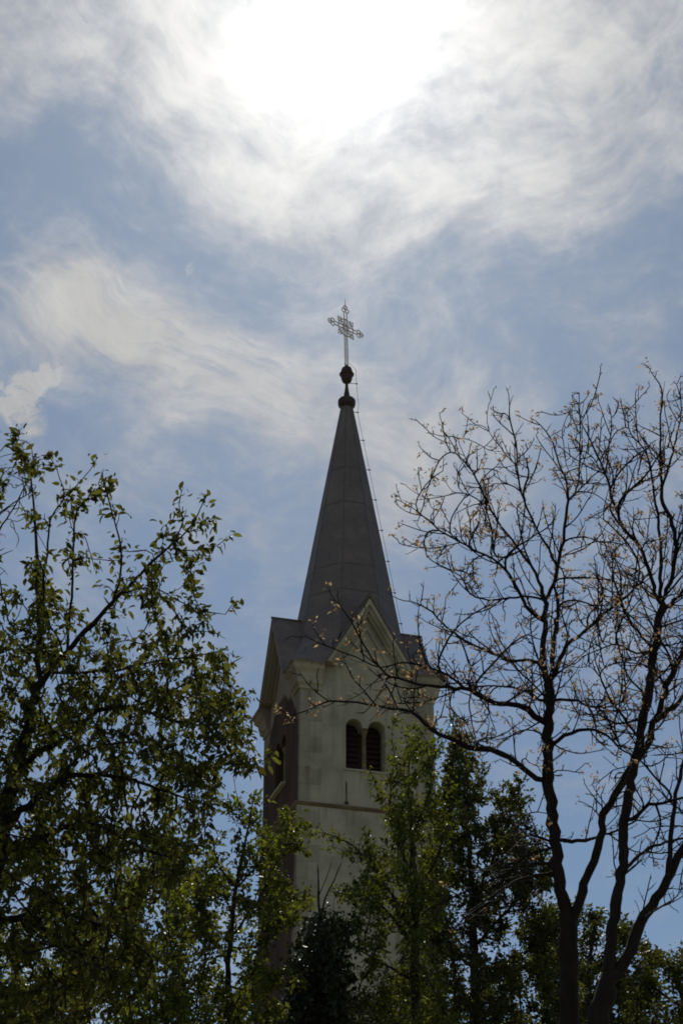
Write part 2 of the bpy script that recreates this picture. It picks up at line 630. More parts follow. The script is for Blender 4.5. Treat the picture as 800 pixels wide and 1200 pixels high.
for k in range(4):
    T = turn(k)
    w = MB()                       # louvred shutters set deep in the opening
    yb = -H + DEEP - 0.12
    pts = [(*T(s, yb + .1), z) for s, z in hole]
    w.add(pts, [tuple(range(len(pts)))])
    for c0 in (SC - MG / 2 - OW / 2, SC + MG / 2 + OW / 2):
        for q in range(9):
            z = ZSILL + 0.08 + q * 0.205
            hw = OW / 2 - 0.01
            if z > ZSPR:
                hw = math.sqrt(max(0.002, (OW / 2) ** 2 - (z + .1 - ZSPR) ** 2)) - 0.01
            if hw < 0.05:
                continue
            P = [(c0 - hw, yb, z), (c0 + hw, yb, z), (c0 + hw, yb + .09, z + .13), (c0 - hw, yb + .09, z + .13)]
            P += [(a_, b_ + .012, c_ - .03) for a_, b_, c_ in P]
            w.add([(*T(a_, b_), c_) for a_, b_, c_ in P], [(0, 1, 2, 3), (7, 6, 5, 4), (0, 4, 5, 1), (1, 5, 6, 2), (2, 6, 7, 3), (3, 7, 4, 0)])
    win = w.build("window", M_WOOD, tower)
    c = MB()
    prof = [(.135, 0), (.135, .07), (.085, .12), (.078, ZSPR - ZSILL - .22), (.10, ZSPR - ZSILL - .18), (.14, ZSPR - ZSILL - .06), (.15, ZSPR - ZSILL + .012)]
    n0 = len(c.v)
    c.lathe(prof, 12)
    c.v = [(*T(SC + x, -H + .2 + y), ZSILL + z) for x, y, z in c.v]
    c.build("column", M_COURSE, win, smooth=True)
    sl = MB()
    a0, b1 = SC - MG / 2 - OW - .09, SC + MG / 2 + OW + .09
    for (x0, x1, y0, y1, z0, z1) in ((a0, b1, -H - (.16 if k == 3 else .035), -H - .003, ZSILL - (.13 if k == 3 else .09), ZSILL - .02),):
        P = [(x0, y0, z0), (x1, y0, z0), (x1, y1, z0), (x0, y1, z0), (x0, y0, z1 - .03), (x1, y0, z1 - .03), (x1, y1, z1), (x0, y1, z1)]
        sl.add([(*T(x, y), z) for x, y, z in P], [(0, 3, 2, 1), (4, 5, 6, 7), (0, 1, 5, 4), (1, 2, 6, 5), (2, 3, 7, 6), (3, 0, 4, 7)])
    sl.build("sill", M_SILL if k == 3 else M_TRIM, win)


def ring_course(name, prof, material, half):
    s = MB()
    cs = [(-1, -1), (1, -1), (1, 1), (-1, 1), (-1, -1)]
    kk = len(prof)
    vs = [(cx * (half + o), cy * (half + o), z) for cx, cy in cs[:4] for o, z in prof]
    fs = []
    for i in range(4):
        j = (i + 1) % 4
        for a in range(kk - 1):
            fs.append((i * kk + a, j * kk + a, j * kk + a + 1, i * kk + a + 1))
    s.add(vs, fs)
    return s.build(name, material, tower)


ring_course("string_course", [(.0, ZS - .16), (.11, ZS - .11), (.16, ZS - .05), (.16, ZS), (.0, ZS + .07)], M_COURSE, H + .0)
ring_course("string_course", [(.06, ZL - .12), (.17, ZL - .07), (.21, ZL - .02), (.21, ZL + .02), (.06, ZL + .09)], M_COURSE, H + .0)

# corner cornices between the gables
prof = [(.004, ZE - 1.0), (.05, ZE - 1.0), (.06, ZE - .88), (.15, ZE - .80), (.17, ZE - .62), (.19, ZE - .58), (.21, ZE - .44), (.33, ZE - .30),
        (.35, ZE - .16), (.41, ZE - .12), (.42, ZE - .035), (.004, ZE - .035)]
for k in range(4):
    T = turn(k)
    s = MB()

    def fn(i, oo, z):
        x, y = ((-GB + .02, -H - oo), (-H - oo, -H - oo), (-H - oo, -GB + .02))[i]
        return (*T(x, y), z)
    s.sweep(fn, prof, 3)
    s.build("cornice", M_TRIM, tower)

# quoins: slightly proud grey blocks up the belfry and shaft corners
for k in range(4):
    T = turn(k)
    q = MB()
    for (h0, z0, z1, n0) in ((2.5, ZS + .12, ZE - 1.02, 7), (2.58, ZL + .13, ZS - .28, 6), (2.66, 1.15, ZL - .22, 30)):
        hgt = (z1 - z0) / n0
        for i in range(n0):
            la, lb = (0.82, 0.42) if i % 2 else (0.42, 0.82)
            za, zb = z0 + i * hgt + .006, z0 + (i + 1) * hgt - .006
            d = .008 + .004 * rng.random()
            oo = h0 + d
            pl = [(-oo, -oo), (-h0 + la, -oo), (-h0 + la, -h0 + .02), (-h0 + .02, -h0 + .02), (-h0 + .02, -h0 + lb), (-oo, -h0 + lb)]
            vs = [(*T(x, y), za) for x, y in pl] + [(*T(x, y), zb) for x, y in pl]
            q.add(vs, [(0, 1, 7, 6), (1, 2, 8, 7), (4, 5, 11, 10), (5, 0, 6, 11), (0, 5, 4, 3, 2, 1), (6, 7, 8, 9, 10, 11)])
    q.build("quoins", M_QUOIN, tower, fix=True)


def Rz(z):
    return 0.235 + (44.43 - z) * 0.1745


# spire
sp = MB()
zs_ = [ZE - .05, 33.2, 35, 37, 39, 41, 43, 44.45]
sp.lathe([(Rz(z) * (1.0 + (0.02 if z < 32 else 0)), z) for z in zs_], 8, math.pi / 8)
spire = sp.build("spire", M_SLATE, tower)
hp = MB()
for k in range(8):
    a = math.pi / 8 + k * math.pi / 4
    pts = [((Rz(z) + .004) * math.cos(a), (Rz(z) + .004) * math.sin(a), z) for z in (ZE + .4, 35, 38, 41, 44.4)]
    hp.tube(pts, 0.013, 6)
for z in (35.35, 36.55, 39.5, 41.2):
    hp.lathe([(Rz(z) + .002, z), (Rz(z) + .010, z + .008), (Rz(z + .05) + .008, z + .05), (Rz(z + .06) + .001, z + .06)], 8, math.pi / 8)
hp.build("seams", M_RIDGE, spire)

# gable roofs and rakes
for k in range(4):
    T = turn(k)
    s = MB()
    th = 0.11
    for sg in (-1, 1):
        P = []
        for y in (-E, -0.35):
            P += [(0, y, ZG), (sg * GB, y, ZE), (sg * (GB + .16), y, ZE - .14), (sg * (GB + .13), y, ZE - .17), (sg * (GB - .035), y, ZE - .06), (0, y, ZG - .075)]
        fs = [(0, 1, 7, 6), (1, 2, 8, 7), (2, 3, 9, 8), (3, 4, 10, 9), (4, 5, 11, 10), (5, 4, 3, 2, 1, 0), (6, 7, 8, 9, 10, 11)]
        s.add([(*T(x, y), z) for x, y, z in P], fs)
    rf = s.build("gable_roof", M_SLATE, tower)
    r_ = MB()
    r_.tube([(*T(0, -E - .02), ZG + .01), (*T(0, -0.9), ZG + .01)], 0.045, 8)
    r_.build("ridge_cap", M_RIDGE, rf)
    v = MB()                       # stepped mouldings under the rakes
    for (o0, o1, inset, width) in ((.004, .415, .075, .13), (.004, .30, .20, .11), (.004, .16, .305, .09), (.004, .07, .56, .10)):
        def rake(d):
            # point pairs on a line parallel to the rakes, d below the roof line measured vertically
            return [(-(GB - d * GB / (ZG - ZE)), ZE), (0, ZG - d), ((GB - d * GB / (ZG - ZE)), ZE)]
        A = rake(inset / math.sin(math.atan2(GB, ZG - ZE)) * 1.0)
        B = rake((inset + width) / math.sin(math.atan2(GB, ZG - ZE)) * 1.0)
        P = []
        for y in (-H - o1, -H - o0):
            P += [(x, y, z) for x, z in A] + [(x, y, z) for x, z in B]
        fs = []
        for i in (0, 1):
            fs += [(i, i + 1, i + 4, i + 3), (i + 6, i + 9, i + 10, i + 7), (i, i + 6, i + 7, i + 1), (i + 3, i + 4, i + 10, i + 9)]
        fs += [(0, 3, 9, 6), (2, 8, 11, 5)]
        v.add([(*T(x, y), z) for x, y, z in P], fs)
    v.build("gable_moulding", M_TRIM, tower)

# broaches: little roofs from the corner eaves up to the diagonal faces of the spire
for k in range(4):
    T = turn(k)
    zt = ZE + 1.75
    rt = Rz(zt) + .01
    a1, a2 = R(225 - 22.5), R(225 + 22.5)
    T1 = (rt * math.cos(a2), rt * math.sin(a2), zt)     # towards the front gable
    T2 = (rt * math.cos(a1), rt * math.sin(a1), zt)
    q1, p, q2 = (-GB + .02, -E + .012, ZE - .02), (-E + .012, -E + .012, ZE - .02), (-E + .012, -GB + .02, ZE - .02)
    u1, u2 = (-GB + .6, -E + .7, ZE + .1), (-E + .7, -GB + .6, ZE + .1)
    mid = ((p[0] * .45 + (T1[0] + T2[0]) / 2 * .55) , (p[1] * .45 + (T1[1] + T2[1]) / 2 * .55), ZE - .02 + (zt - ZE) * .42)
    n1 = (q1[0] * .5 + T1[0] * .5, q1[1] * .5 + T1[1] * .5, ZE + (zt - ZE) * .42)
    n2 = (q2[0] * .5 + T2[0] * .5, q2[1] * .5 + T2[1] * .5, ZE + (zt - ZE) * .42)
    low = [(x, y, z - .10) for x, y, z in (q1, p, q2)]
    inn = (-H + .3, -H + .3, ZE - .12)
    vs = [q1, p, q2, T1, T2, mid, n1, n2, u1, u2] + low + [inn]
    s = MB()
    s.add([(*T(x, y), z) for x, y, z in vs],
          [(0, 1, 5, 6), (1, 2, 7, 5), (6, 5, 4, 3) if False else (6, 5, 3), (5, 4, 3), (5, 7, 4), (0, 6, 8), (6, 3, 8), (2, 9, 7), (7, 9, 4),
           (10, 11, 1, 0), (11, 12, 2, 1), (10, 13, 11), (11, 13, 12)])
    s.build("broach_roof", M_SLATE, tower)

# iron wall anchor under the front openings
w = MB()
w.box(SC - .73, SC - .70, -H - .03, -H - .004, 26.60, 27.35)
w.box(SC - .78, SC - .65, -H - .045, -H - .004, 26.52, 26.60)
w.build("wall_anchor", M_COPPER, tower)

# finial: collar, flare, ball with its raised girdle
f = MB()
f.lathe([(.22, 44.40), (.25, 44.47), (.34, 44.52), (.355, 44.60), (.355, 44.76), (.33, 44.80), (.24, 44.90), (.15, 44.95), (.125, 45.02), (.085, 45.25),
         (.062, 45.45), (.06, 45.62), (.10, 45.64), (.17, 45.67), (.215, 45.78), (.238, 45.90), (.245, 45.98), (.29, 46.0), (.305, 46.035), (.29, 46.07),
         (.245, 46.09), (.235, 46.2), (.20, 46.31), (.13, 46.39), (.05, 46.43), (.03, 46.5)], 20)
finial = f.build("finial", M_COPPER, tower, smooth=True)

# openwork iron cross, turned against the tower
cr = bpy.data.objects.new("cross", None)
C.objects.link(cr)
cr.parent = tower
cr.location = (0, 0, 46.45)
cr.rotation_euler = (0, R(-1.5), R(90 - 49) - TROT - R(0))
ZC = 1.86
t = MB()
rr = 0.023
for sx in (-.075, .075):
    t.tube([(sx, 0, 0.0), (sx, 0, 2.62)], rr, 6)
t.tube([(0, 0, -.05), (0, 0, 2.3)], rr * .8, 6)
t.build("post", M_IRON, cr)
t = MB()
for sz in (-.075, .075):
    t.tube([(-.62, 0, ZC + sz), (.62, 0, ZC + sz)], rr, 6)
t.build("crossbar", M_IRON, cr)


def ringpts(cx, cz, r, n=18, sx=1.0, sz=1.0, a0=0):
    return [(cx + r * sx * math.cos(a0 + 2 * math.pi * k / n), 0, cz + r * sz * math.sin(a0 + 2 * math.pi * k / n)) for k in range(n)]


t = MB()
t.tube(ringpts(0, ZC, .40, 28), rr * 1.1, 6, True)
t.tube(ringpts(0, ZC, .14, 16), rr, 6, True)
for a in (45, 135, 225, 315):
    c_, s_ = math.cos(R(a)), math.sin(R(a))
    t.tube([(c_ * .14, 0, ZC + s_ * .14), (c_ * .56, 0, ZC + s_ * .56)], rr * .9, 6)
    for r0 in (.27, .47):
        for sd in (-1, 1):
            pts = []
            for k in range(9):
                w = k / 8 * math.pi * 1.5
                rad = .085 * (1 - .5 * k / 8)
                lx, ly = r0 + rad * math.cos(w) - .05, sd * (.055 + rad * math.sin(w) * .8)
                pts.append((c_ * lx - s_ * ly, 0, ZC + s_ * lx + c_ * ly))
            t.tube(pts, rr, 5)
    t.tube([(c_ * .55, 0, ZC + s_ * .55), (c_ * .60, 0, ZC + s_ * .60)], [.04, .012], 6)
t.build("wreath", M_IRON, cr)
for (cx, cz, ax) in ((-.62, ZC, (-1, 0)), (.62, ZC, (1, 0)), (0, 2.62, (0, 1))):
    t = MB()
    dx_, dz_ = ax
    nx, nz = -dz_, dx_
    for sd in (-1, 1):
        t.tube(ringpts(cx + dx_ * .09 + nx * sd * .085, cz + dz_ * .09 + nz * sd * .085, .095, 14), rr, 5, True)
    t.tube(ringpts(cx + dx_ * .23, cz + dz_ * .23, .10, 14), rr, 5, True)
    t.tube([(cx, 0, cz), (cx + dx_ * .33, 0, cz + dz_ * .33)], rr * .8, 5)
    if dz_:
        t.tube([(0, 0, 2.95), (0, 0, 3.32)], [.022, .006], 6)
    t.build("trefoil", M_IRON, cr)

# small vane bracket at the foot of the cross
t = MB()
t.tube([(-.12, 0, .06), (0.02, 0, .0), (.20, 0, .03)], [.018, .04, .012], 6)
t.build("foot_clamp", M_COPPER, cr)

# lightning conductor on stand-offs down the right-hand hip
wire = MB()
wa = R(-9) - 0.0
ca, sa = math.cos(wa), math.sin(wa)
path = [(.10, 46.6), (.38, 46.3), (.40, 45.62), (.48, 44.6)]
for z in np.linspace(44.2, 33.0, 14):
    path.append((Rz(z) + .17, z))
wpts = [(r * ca, r * sa, z) for r, z in path]
wire.tube(wpts, .008, 5)
lc = wire.build("lightning_conductor", M_WIRE, tower)
for r0, r1, z in [(.06, .42, 45.62)] + [(Rz(z) - .03, Rz(z) + .19, z) for z in (44.25, 42.95, 41.6, 40.25, 38.9, 37.55, 36.2, 34.9, 33.6)]:
    b = MB()
    b.tube([(r0 * ca, r0 * sa, z), (r1 * ca, r1 * sa, z)], .013, 5)
    b.tube([((r1 - .05) * ca, (r1 - .05) * sa, z), ((r1 + .03) * ca, (r1 + .03) * sa, z)], .026, 6)
    b.build("bracket", M_WIRE, lc)


# ------------------------------------------------------------------ trees
def at(px, py, Y):
    """the point at ground distance Y that was surveyed at this spot of the photograph"""
    a, b = (px - 400) / FPX, (600 - py) / FPX
    c, s = math.cos(PITCH), math.sin(PITCH)
    d = np.array((a, c - s * b, s + c * b))
    return np.array(EYE) + d * (Y / d[1])


def scale_at(py, Y):
    """metres per photo pixel"""
    b = (600 - py) / FPX
    return Y / (math.cos(PITCH) - math.sin(PITCH) * b) / FPX


class Skel:
    def __init__(s, Y, step, seed):
        s.Y, s.step = Y, step
        s.P, s.par, s.rad = [], [], []
        s.wk = 0.54
        s.rng = np.random.default_rng(seed)

    def limb(s, pts, dz=None, root=False, wig=0.35):
        """pts: (px, py, width px); follows them from the nearest wood already there, drifting dz metres in depth"""
        r = s.rng
        if root:
            depth0, prev = s.Y, -1
        else:
            A = np.array(s.P)
            q = at(pts[0][0], pts[0][1], s.Y)
            # nearest node seen from the side of the survey, compared at its own depth
            best, bi = 1e9, 0
            for i in range(len(A)):
                t = at(pts[0][0], pts[0][1], A[i][1])
                d = float(np.sum((A[i] - t) ** 2))
                if d < best:
                    best, bi = d, i
            prev, depth0 = bi, A[bi][1]
        if dz is None:
            dz = r.uniform(-1, 1) * 0.0045 * s.Y * min(6, len(pts))
        k = len(pts)
        L = [0.0]
        for i in range(1, k):
            L.append(L[-1] + math.hypot(pts[i][0] - pts[i - 1][0], pts[i][1] - pts[i - 1][1]))
        ctrl, rad = [], []
        for i, p in enumerate(pts):
            Yi = depth0 + dz * (L[i] / max(1e-6, L[-1]))
            ctrl.append(at(p[0], p[1], Yi))
            rad.append(p[2] * 0.5 * s.wk * scale_at(p[1], Yi))
        if not root:
            ctrl[0] = np.array(s.P[prev])
        ctrl = np.array(ctrl)
        out, ro = [], []
        for i in range(k - 1):
            p0, p1, p2, p3 = ctrl[max(i - 1, 0)], ctrl[i], ctrl[i + 1], ctrl[min(i + 2, k - 1)]
            n = max(1, int(round(np.linalg.norm(p2 - p1) / s.step)))
            for j in range(1, n + 1):
                t = j / n
                q = 0.5 * ((2 * p1) + (p2 - p0) * t + (2 * p0 - 5 * p1 + 4 * p2 - p3) * t * t + (3 * p1 - p0 - 3 * p2 + p3) * t ** 3)
                rr_ = rad[i] * (1 - t) + rad[i + 1] * t
                out.append(q + r.normal(0, 1, 3) * wig * min(rr_, .04))
                ro.append(rr_)
        if root:
            s.P.append(ctrl[0]); s.par.append(-1); s.rad.append(rad[0]); prev = len(s.P) - 1
        for q, rr_ in zip(out, ro):
            s.P.append(q); s.par.append(prev); s.rad.append(rr_)
            prev = len(s.P) - 1

    def stem(s, x, y, w, flare=1.35):
        """trunk from the ground up to the spot (x, y)"""
        top = at(x, y, s.Y)
        r0 = w * 0.5 * s.wk * scale_at(y, s.Y)
        n = max(4, int(top[2] / 0.5))
        sx = s.rng.uniform(-.3, .3)
        for i in range(n + 1):
            t = i / n
            z = -0.15 + (top[2] + .15) * t
            off = sx * (1 - t) * t * 2
            s.P.append(np.array((top[0] + off, top[1], z)))
            s.par.append(i - 1)
            s.rad.append(r0 * (1 + (flare - 1) * (1 - t) ** 3 + 0.12 * (1 - t)))

    def fill(s, poly, n, depth, di, dk, iters=60, inert=0.5, trop=(0, 0, .12), jit=0.22, dens=None):
        r = s.rng
        poly = np.array(poly, float)
        lo, hi = poly.min(0), poly.max(0)
        A = []
        ctr_x = (lo[0] + hi[0]) / 2
        while len(A) < n:
            q = lo + (hi - lo) * r.random((n * 2, 2))
            ins = np.zeros(len(q), bool)
            j = len(poly) - 1
            for i in range(len(poly)):
                xi, yi = poly[i]; xj, yj = poly[j]
                c = ((yi > q[:, 1]) != (yj > q[:, 1])) & (q[:, 0] < (xj - xi) * (q[:, 1] - yi) / (yj - yi + 1e-9) + xi)
                ins ^= c
                j = i
            for x, y in q[ins]:
                if dens and r.random() > dens(x, y):
                    continue
                A.append(at(x, y, s.Y + depth * np.clip(r.normal(0, .55), -1, 1)))
                if len(A) >= n:
                    break
        A = np.array(A)
        P = [np.array(p) for p in s.P]
        par = list(s.par)
        nd = np.full(len(A), np.inf)
        ni = np.zeros(len(A), int)
        nch = {}
        trop = np.array(trop)

        def upd(start):
            N = np.array(P[start:])
            for c0 in range(0, len(N), 400):
                Dm = np.linalg.norm(A[:, None, :] - N[None, c0:c0 + 400, :], axis=2)
                k = Dm.argmin(1)
                dm = Dm[np.arange(len(A)), k]
                b = dm < nd
                nd[b] = dm[b]
                ni[b] = start + c0 + k[b]
        upd(0)
        alive = np.ones(len(A), bool)
        for it in range(iters):
            alive &= nd > dk
            act = alive & (nd < di)
            if not act.any():
                break
            idx = np.nonzero(act)[0]
            src, inv = np.unique(ni[idx], return_inverse=True)
            V = A[idx] - np.array(P)[ni[idx]]
            V /= np.linalg.norm(V, axis=1)[:, None] + 1e-9
            S = np.zeros((len(src), 3))
            np.add.at(S, inv, V)
            start = len(P)
            for k, i in enumerate(src):
                c = nch.get(i, 0)
                if c >= 3:
                    alive[idx[inv == k]] = False
                    continue
                nch[i] = c + 1
                d = S[k] / (np.linalg.norm(S[k]) + 1e-9)
                pd = P[i] - P[par[i]] if par[i] >= 0 else np.array((0, 0, 1.))
                pd = pd / (np.linalg.norm(pd) + 1e-9)
                d = d + inert * pd * (1 if c == 0 else .3) + trop + r.normal(0, jit, 3)
                d /= np.linalg.norm(d)
                P.append(P[i] + d * s.step)
                par.append(i)
            if len(P) == start:
                break
            upd(start)
        s.rad += [0.0] * (len(P) - len(s.P))
        s.P, s.par = P, par

    def sprout(s, spacing, lmin, lmax, ang, up, minr=0.0, maxr=1.0, seg=.09, jit=.13, new_only=False, zmin=-1e9):
        """side shoots along the wood, bending upwards; shorter towards the tips"""
        r = s.rng
        n0 = len(s.P)
        first = getattr(s, 'last', 0) if new_only else 0
        R_ = s.radii()
        tip = np.zeros(n0)
        for i in range(n0 - 1, 0, -1):
            p = s.par[i]
            if p >= 0:
                tip[p] = max(tip[p], tip[i] + float(np.linalg.norm(s.P[i] - s.P[p])))
        run = np.zeros(n0)
        az = r.uniform(0, 6.28)
        for i in range(1, n0):
            p = s.par[i]
            if p < 0:
                continue
            run[i] = run[p] + float(np.linalg.norm(s.P[i] - s.P[p]))
            if i < first or R_[i] > maxr or R_[i] < minr or s.P[i][2] < zmin or run[i] < spacing * r.uniform(.6, 1.4):
                continue
            run[i] = 0
            t = s.P[i] - s.P[p]
            t = t / (np.linalg.norm(t) + 1e-9)
            az += 2.4 + r.normal(0, .4)
            ref = np.array((0, 0, 1.)) if abs(t[2]) < .9 else np.array((1., 0, 0))
            a = np.cross(t, ref)
            a /= np.linalg.norm(a)
            b = np.cross(t, a)
            w = ang * r.uniform(.7, 1.3)
            d = t * math.cos(w) + (a * math.cos(az) + b * math.sin(az)) * math.sin(w)
            L = r.uniform(lmin, lmax) * (.35 + .65 * min(1.0, tip[i] / 1.6))
            k = max(2, int(round(L / seg)))
            prev = i
            for j in range(k):
                d = d + np.array((0, 0, up)) + r.normal(0, jit, 3)
                d /= np.linalg.norm(d)
                s.P.append(s.P[prev] + d * L / k)
                s.par.append(prev)
                s.rad.append(0.0)
                prev = len(s.P) - 1
        s.last = n0

    def spurs(s, prob, length, up=0.5, maxr=0.03):
        """short curved side twigs"""
        r = s.rng
        n0 = len(s.P)
        R_ = s.radii()
        for i in range(1, n0):
            if s.par[i] < 0 or R_[i] > maxr or r.random() > prob:
                continue
            pd = s.P[i] - s.P[s.par[i]]
            pd = pd / (np.linalg.norm(pd) + 1e-9)
            d = r.normal(0, 1, 3)
            d -= d.dot(pd) * pd
            d = d / np.linalg.norm(d) * .9 + pd * .5
            prev = i
            n = r.integers(2, 5)
            for k in range(n):
                d = d + np.array((0, 0, up)) * .35 + r.normal(0, .16, 3)
                d /= np.linalg.norm(d)
                s.P.append(s.P[prev] + d * length * r.uniform(.7, 1.3) / n)
                s.par.append(prev)
                s.rad.append(0.0)
                prev = len(s.P) - 1

    def radii(s, r0=None, ex=2.6):
        r0 = r0 or getattr(s, 'r0', 0.006)
        n = len(s.P)
        acc = np.zeros(n)
        R_ = np.zeros(n)
        for i in range(n - 1, -1, -1):
            if acc[i] == 0:
                acc[i] = r0 ** ex
            R_[i] = acc[i] ** (1 / ex)
            if s.par[i] >= 0:
                acc[s.par[i]] += acc[i]
        for i in range(n):
            if s.rad[i] > 0:
                R_[i] = max(s.rad[i], r0)
            p = s.par[i]
            if p >= 0:
                R_[i] = min(R_[i], R_[p] * 0.995)
        return R_

    def wood(s):
        """chains of nodes; returns two builders: stout wood and fine twigs"""
        R_ = s.radii()
        n = len(s.P)
        kids = [[] for _ in range(n)]
        for i in range(n):
            if s.par[i] >= 0:
                kids[s.par[i]].append(i)
        big, small = MB(), MB()
        starts = [(i, -1) for i in range(n) if s.par[i] < 0]
        while starts:
            i, fr = starts.pop()
            ch = ([fr] if fr >= 0 else []) + [i]
            while kids[i]:
                ks = sorted(kids[i], key=lambda k: -R_[k] - (0.001 if s.rad[k] > 0 else 0))
                for k in ks[1:]:
                    starts.append((k, i))
                i = ks[0]
                ch.append(i)
            pts = [s.P[k] for k in ch]
            rr_ = [R_[k] for k in ch]
            if fr >= 0:
                rr_[0] = min(R_[fr] * .8, rr_[1] * 1.25)
            rr_[-1] *= .6
            top = rr_[0]
            if top > .03:
                rr_ = [v * (1 + s.rng.normal(0, .05)) for v in rr_]
            sides = 12 if top > .07 else 8 if top > .03 else 5 if top > .012 else 4
            (big if (top > s.split) else small).tube(pts, rr_, sides)
        return big, small, R_, kids


def orient(d, r, droop):
    """leaf frames: axis directions and normals"""
    pass


def leaves(name, pos, axis, size, mat_, parent, r, simple=True, wide=0.5, fold=0.25, curl=0.15):
    """one mesh of many small folded blades; pos, axis: (n,3), size: (n,)"""
    n = len(pos)
    if n == 0:
        return None
    axis = axis / (np.linalg.norm(axis, axis=1)[:, None] + 1e-9)
    rv = r.normal(0, 1, (n, 3)) + np.array((0, 0, 1.1))
    side = np.cross(axis, rv)
    side /= np.linalg.norm(side, axis=1)[:, None] + 1e-9
    nor = np.cross(side, axis)
    L = size[:, None]
    W = L * wide
    if simple:
        V = np.stack([pos, pos + axis * L * .45 + side * W * .5 + nor * L * fold * .5, pos + axis * L - nor * L * curl, pos + axis * L * .45 - side * W * .5 + nor * L * fold * .5], 1)
        k = 4
        tri = np.array([[0, 1, 2], [0, 2, 3]])
    else:
        V = np.stack([pos,
                      pos + axis * L * .30 + side * W * .42 + nor * L * fold * .4,
                      pos + axis * L * .66 + side * W * .40 + nor * L * (fold * .35 - curl * .4),
                      pos + axis * L - nor * L * curl,
                      pos + axis * L * .66 - side * W * .40 + nor * L * (fold * .35 - curl * .4),
                      pos + axis * L * .30 - side * W * .42 + nor * L * fold * .4,
                      pos + axis * L * .5 - nor * L * curl * .1], 1)
        k = 7
        tri = np.array([[0, 1, 6], [1, 2, 6], [2, 3, 6], [3, 4, 6], [4, 5, 6], [5, 0, 6]])
    me = bpy.data.meshes.new(name)
    Fc = (np.arange(n) * k)[:, None, None] + tri[None]
    Fc = Fc.reshape(-1, 3)
    me.vertices.add(n * k)
    me.vertices.foreach_set('co', V.reshape(-1).astype(np.float32))
    me.loops.add(len(Fc) * 3)
    me.loops.foreach_set('vertex_index', Fc.reshape(-1).astype(np.int32))
    me.polygons.add(len(Fc))
    me.polygons.foreach_set('loop_start', (np.arange(len(Fc)) * 3).astype(np.int32))
    me.update(calc_edges=True)
    me.validate()
    me.materials.append(mat_)
    o = bpy.data.objects.new(name, me)
    C.objects.link(o)
    o.parent = parent
    return o


def place(o, base):
    """give a part, built in world coordinates, its thing's base as origin"""
    o.data.transform(Matrix.Translation(-Vector(base)))


def finish_tree(sk, name, label, bark, group=None, leafmat=None, leafname="crown", per=4, size=.07, droop=.5, maxr=.012, spread=.05,
                simple=True, wide=.5, keep=1.0, only_tips=False, low=0.0, high=1e9, cat="tree"):
    base = Vector(sk.P[0])
    base.z = 0
    t = empty(name, base, label, cat, 0, group)
    big, small, R_, kids = sk.wood()
    if name == 'leafy_tree' and len(small.v) < 14000:
        big.add(small.v, small.f)
        small = MB()
    o = big.build("trunk", bark, t, smooth=True, fix=False)
    place(o, base)
    if small.v:
        o = small.build("twigs", bark, t, smooth=True, fix=False)
        place(o, base)
    if leafmat:
        r = sk.rng
        P = np.array(sk.P)
        par = np.array(sk.par)
        ok = (R_ <= maxr) & (par >= 0)
        if only_tips:
            ok &= np.array([len(k) == 0 for k in kids])
        ii = np.nonzero(ok)[0]
        ii = ii[r.random(len(ii)) < np.where(P[ii, 2] < low, keep * .12, np.where(P[ii, 2] > high, 0.0, keep))]
        rep = np.repeat(ii, r.poisson(per, len(ii)))
        d = P[rep] - P[par[rep]]
        d /= np.linalg.norm(d, axis=1)[:, None] + 1e-9
        pos = P[par[rep]] + (P[rep] - P[par[rep]]) * r.random((len(rep), 1)) + r.normal(0, spread, (len(rep), 3))
        ax = d * .7 + r.normal(0, .75, (len(rep), 3)) + np.array((0, 0, -droop))
        o = leaves(leafname, pos, ax, size * r.uniform(.42, 1.35, len(rep)), leafmat, t, r, simple, wide)
        if o:
            place(o, base)
    return t


# --- bare walnut to the right of the tower
A_ = Skel(26.0, 0.11, 3)
A_.split, A_.r0 = 0.022, 0.0046
A_.stem(667, 1215, 44)
A_.limb([(667, 1215, 44), (666, 1130, 42), (665, 1082, 42)], dz=0)
A_.limb([(665, 1082, 34), (656, 1040, 27), (650, 985, 26), (645, 940, 25), (642, 919, 25), (641, 880, 23), (642, 840, 22), (643, 797, 21)], dz=-.2)
A_.limb([(643, 797, 15), (634.6, 785, 14), (635, 765, 13), (637, 747, 12), (639, 715, 11), (638, 704, 10), (630, 680, 7), (624.5, 666, 6), (613, 640, 4), (606, 600, 3)], dz=.5)
A_.limb([(638, 704, 9), (651.5, 675, 8), (656, 650, 8), (660, 628, 7), (662, 610, 7), (665, 587, 6), (663, 565, 5), (654, 542, 4), (647, 520, 4), (640, 506, 3), (627, 493, 2)], dz=-.4)
A_.limb([(665, 587, 5), (676, 570, 4), (679, 540, 4), (679, 520, 3), (678.5, 470, 2), (678, 459, 2)], dz=.6)
A_.limb([(679, 500, 3), (683, 490, 2), (692, 468, 2)], dz=.1)
A_.limb([(665, 587, 4), (680, 572, 3), (692, 560, 3), (703, 551, 2)], dz=-.5)
A_.limb([(647, 662, 6), (642, 644, 6), (629, 621, 5), (613, 585, 5), (606, 554, 4), (604, 520, 4), (596, 486, 3), (598, 470, 2)], dz=-.9)
A_.limb([(604, 547, 4), (594, 535, 3), (584, 522, 3), (572.5, 506, 2), (570, 486, 2), (572, 475, 2)], dz=-.4)
A_.limb([(624.5, 666, 6), (604, 639, 5), (579, 605, 5), (559, 563, 4), (545, 542, 3), (534, 531, 3), (530, 520, 2), (517, 504, 2)], dz=.9)
A_.limb([(590, 660, 5), (581, 653, 5), (575, 617, 4), (566, 592, 3), (550, 580, 3), (534, 578, 3), (514, 583, 2), (496, 585, 2)], dz=-.3)
A_.limb([(638, 727, 11), (633, 726, 10), (617, 711, 8), (604, 688, 7), (593, 668, 6), (577, 655, 5), (559, 646, 5), (539, 635, 4), (514, 621, 4), (489, 599, 3), (464, 585, 2)], dz=-1.2)
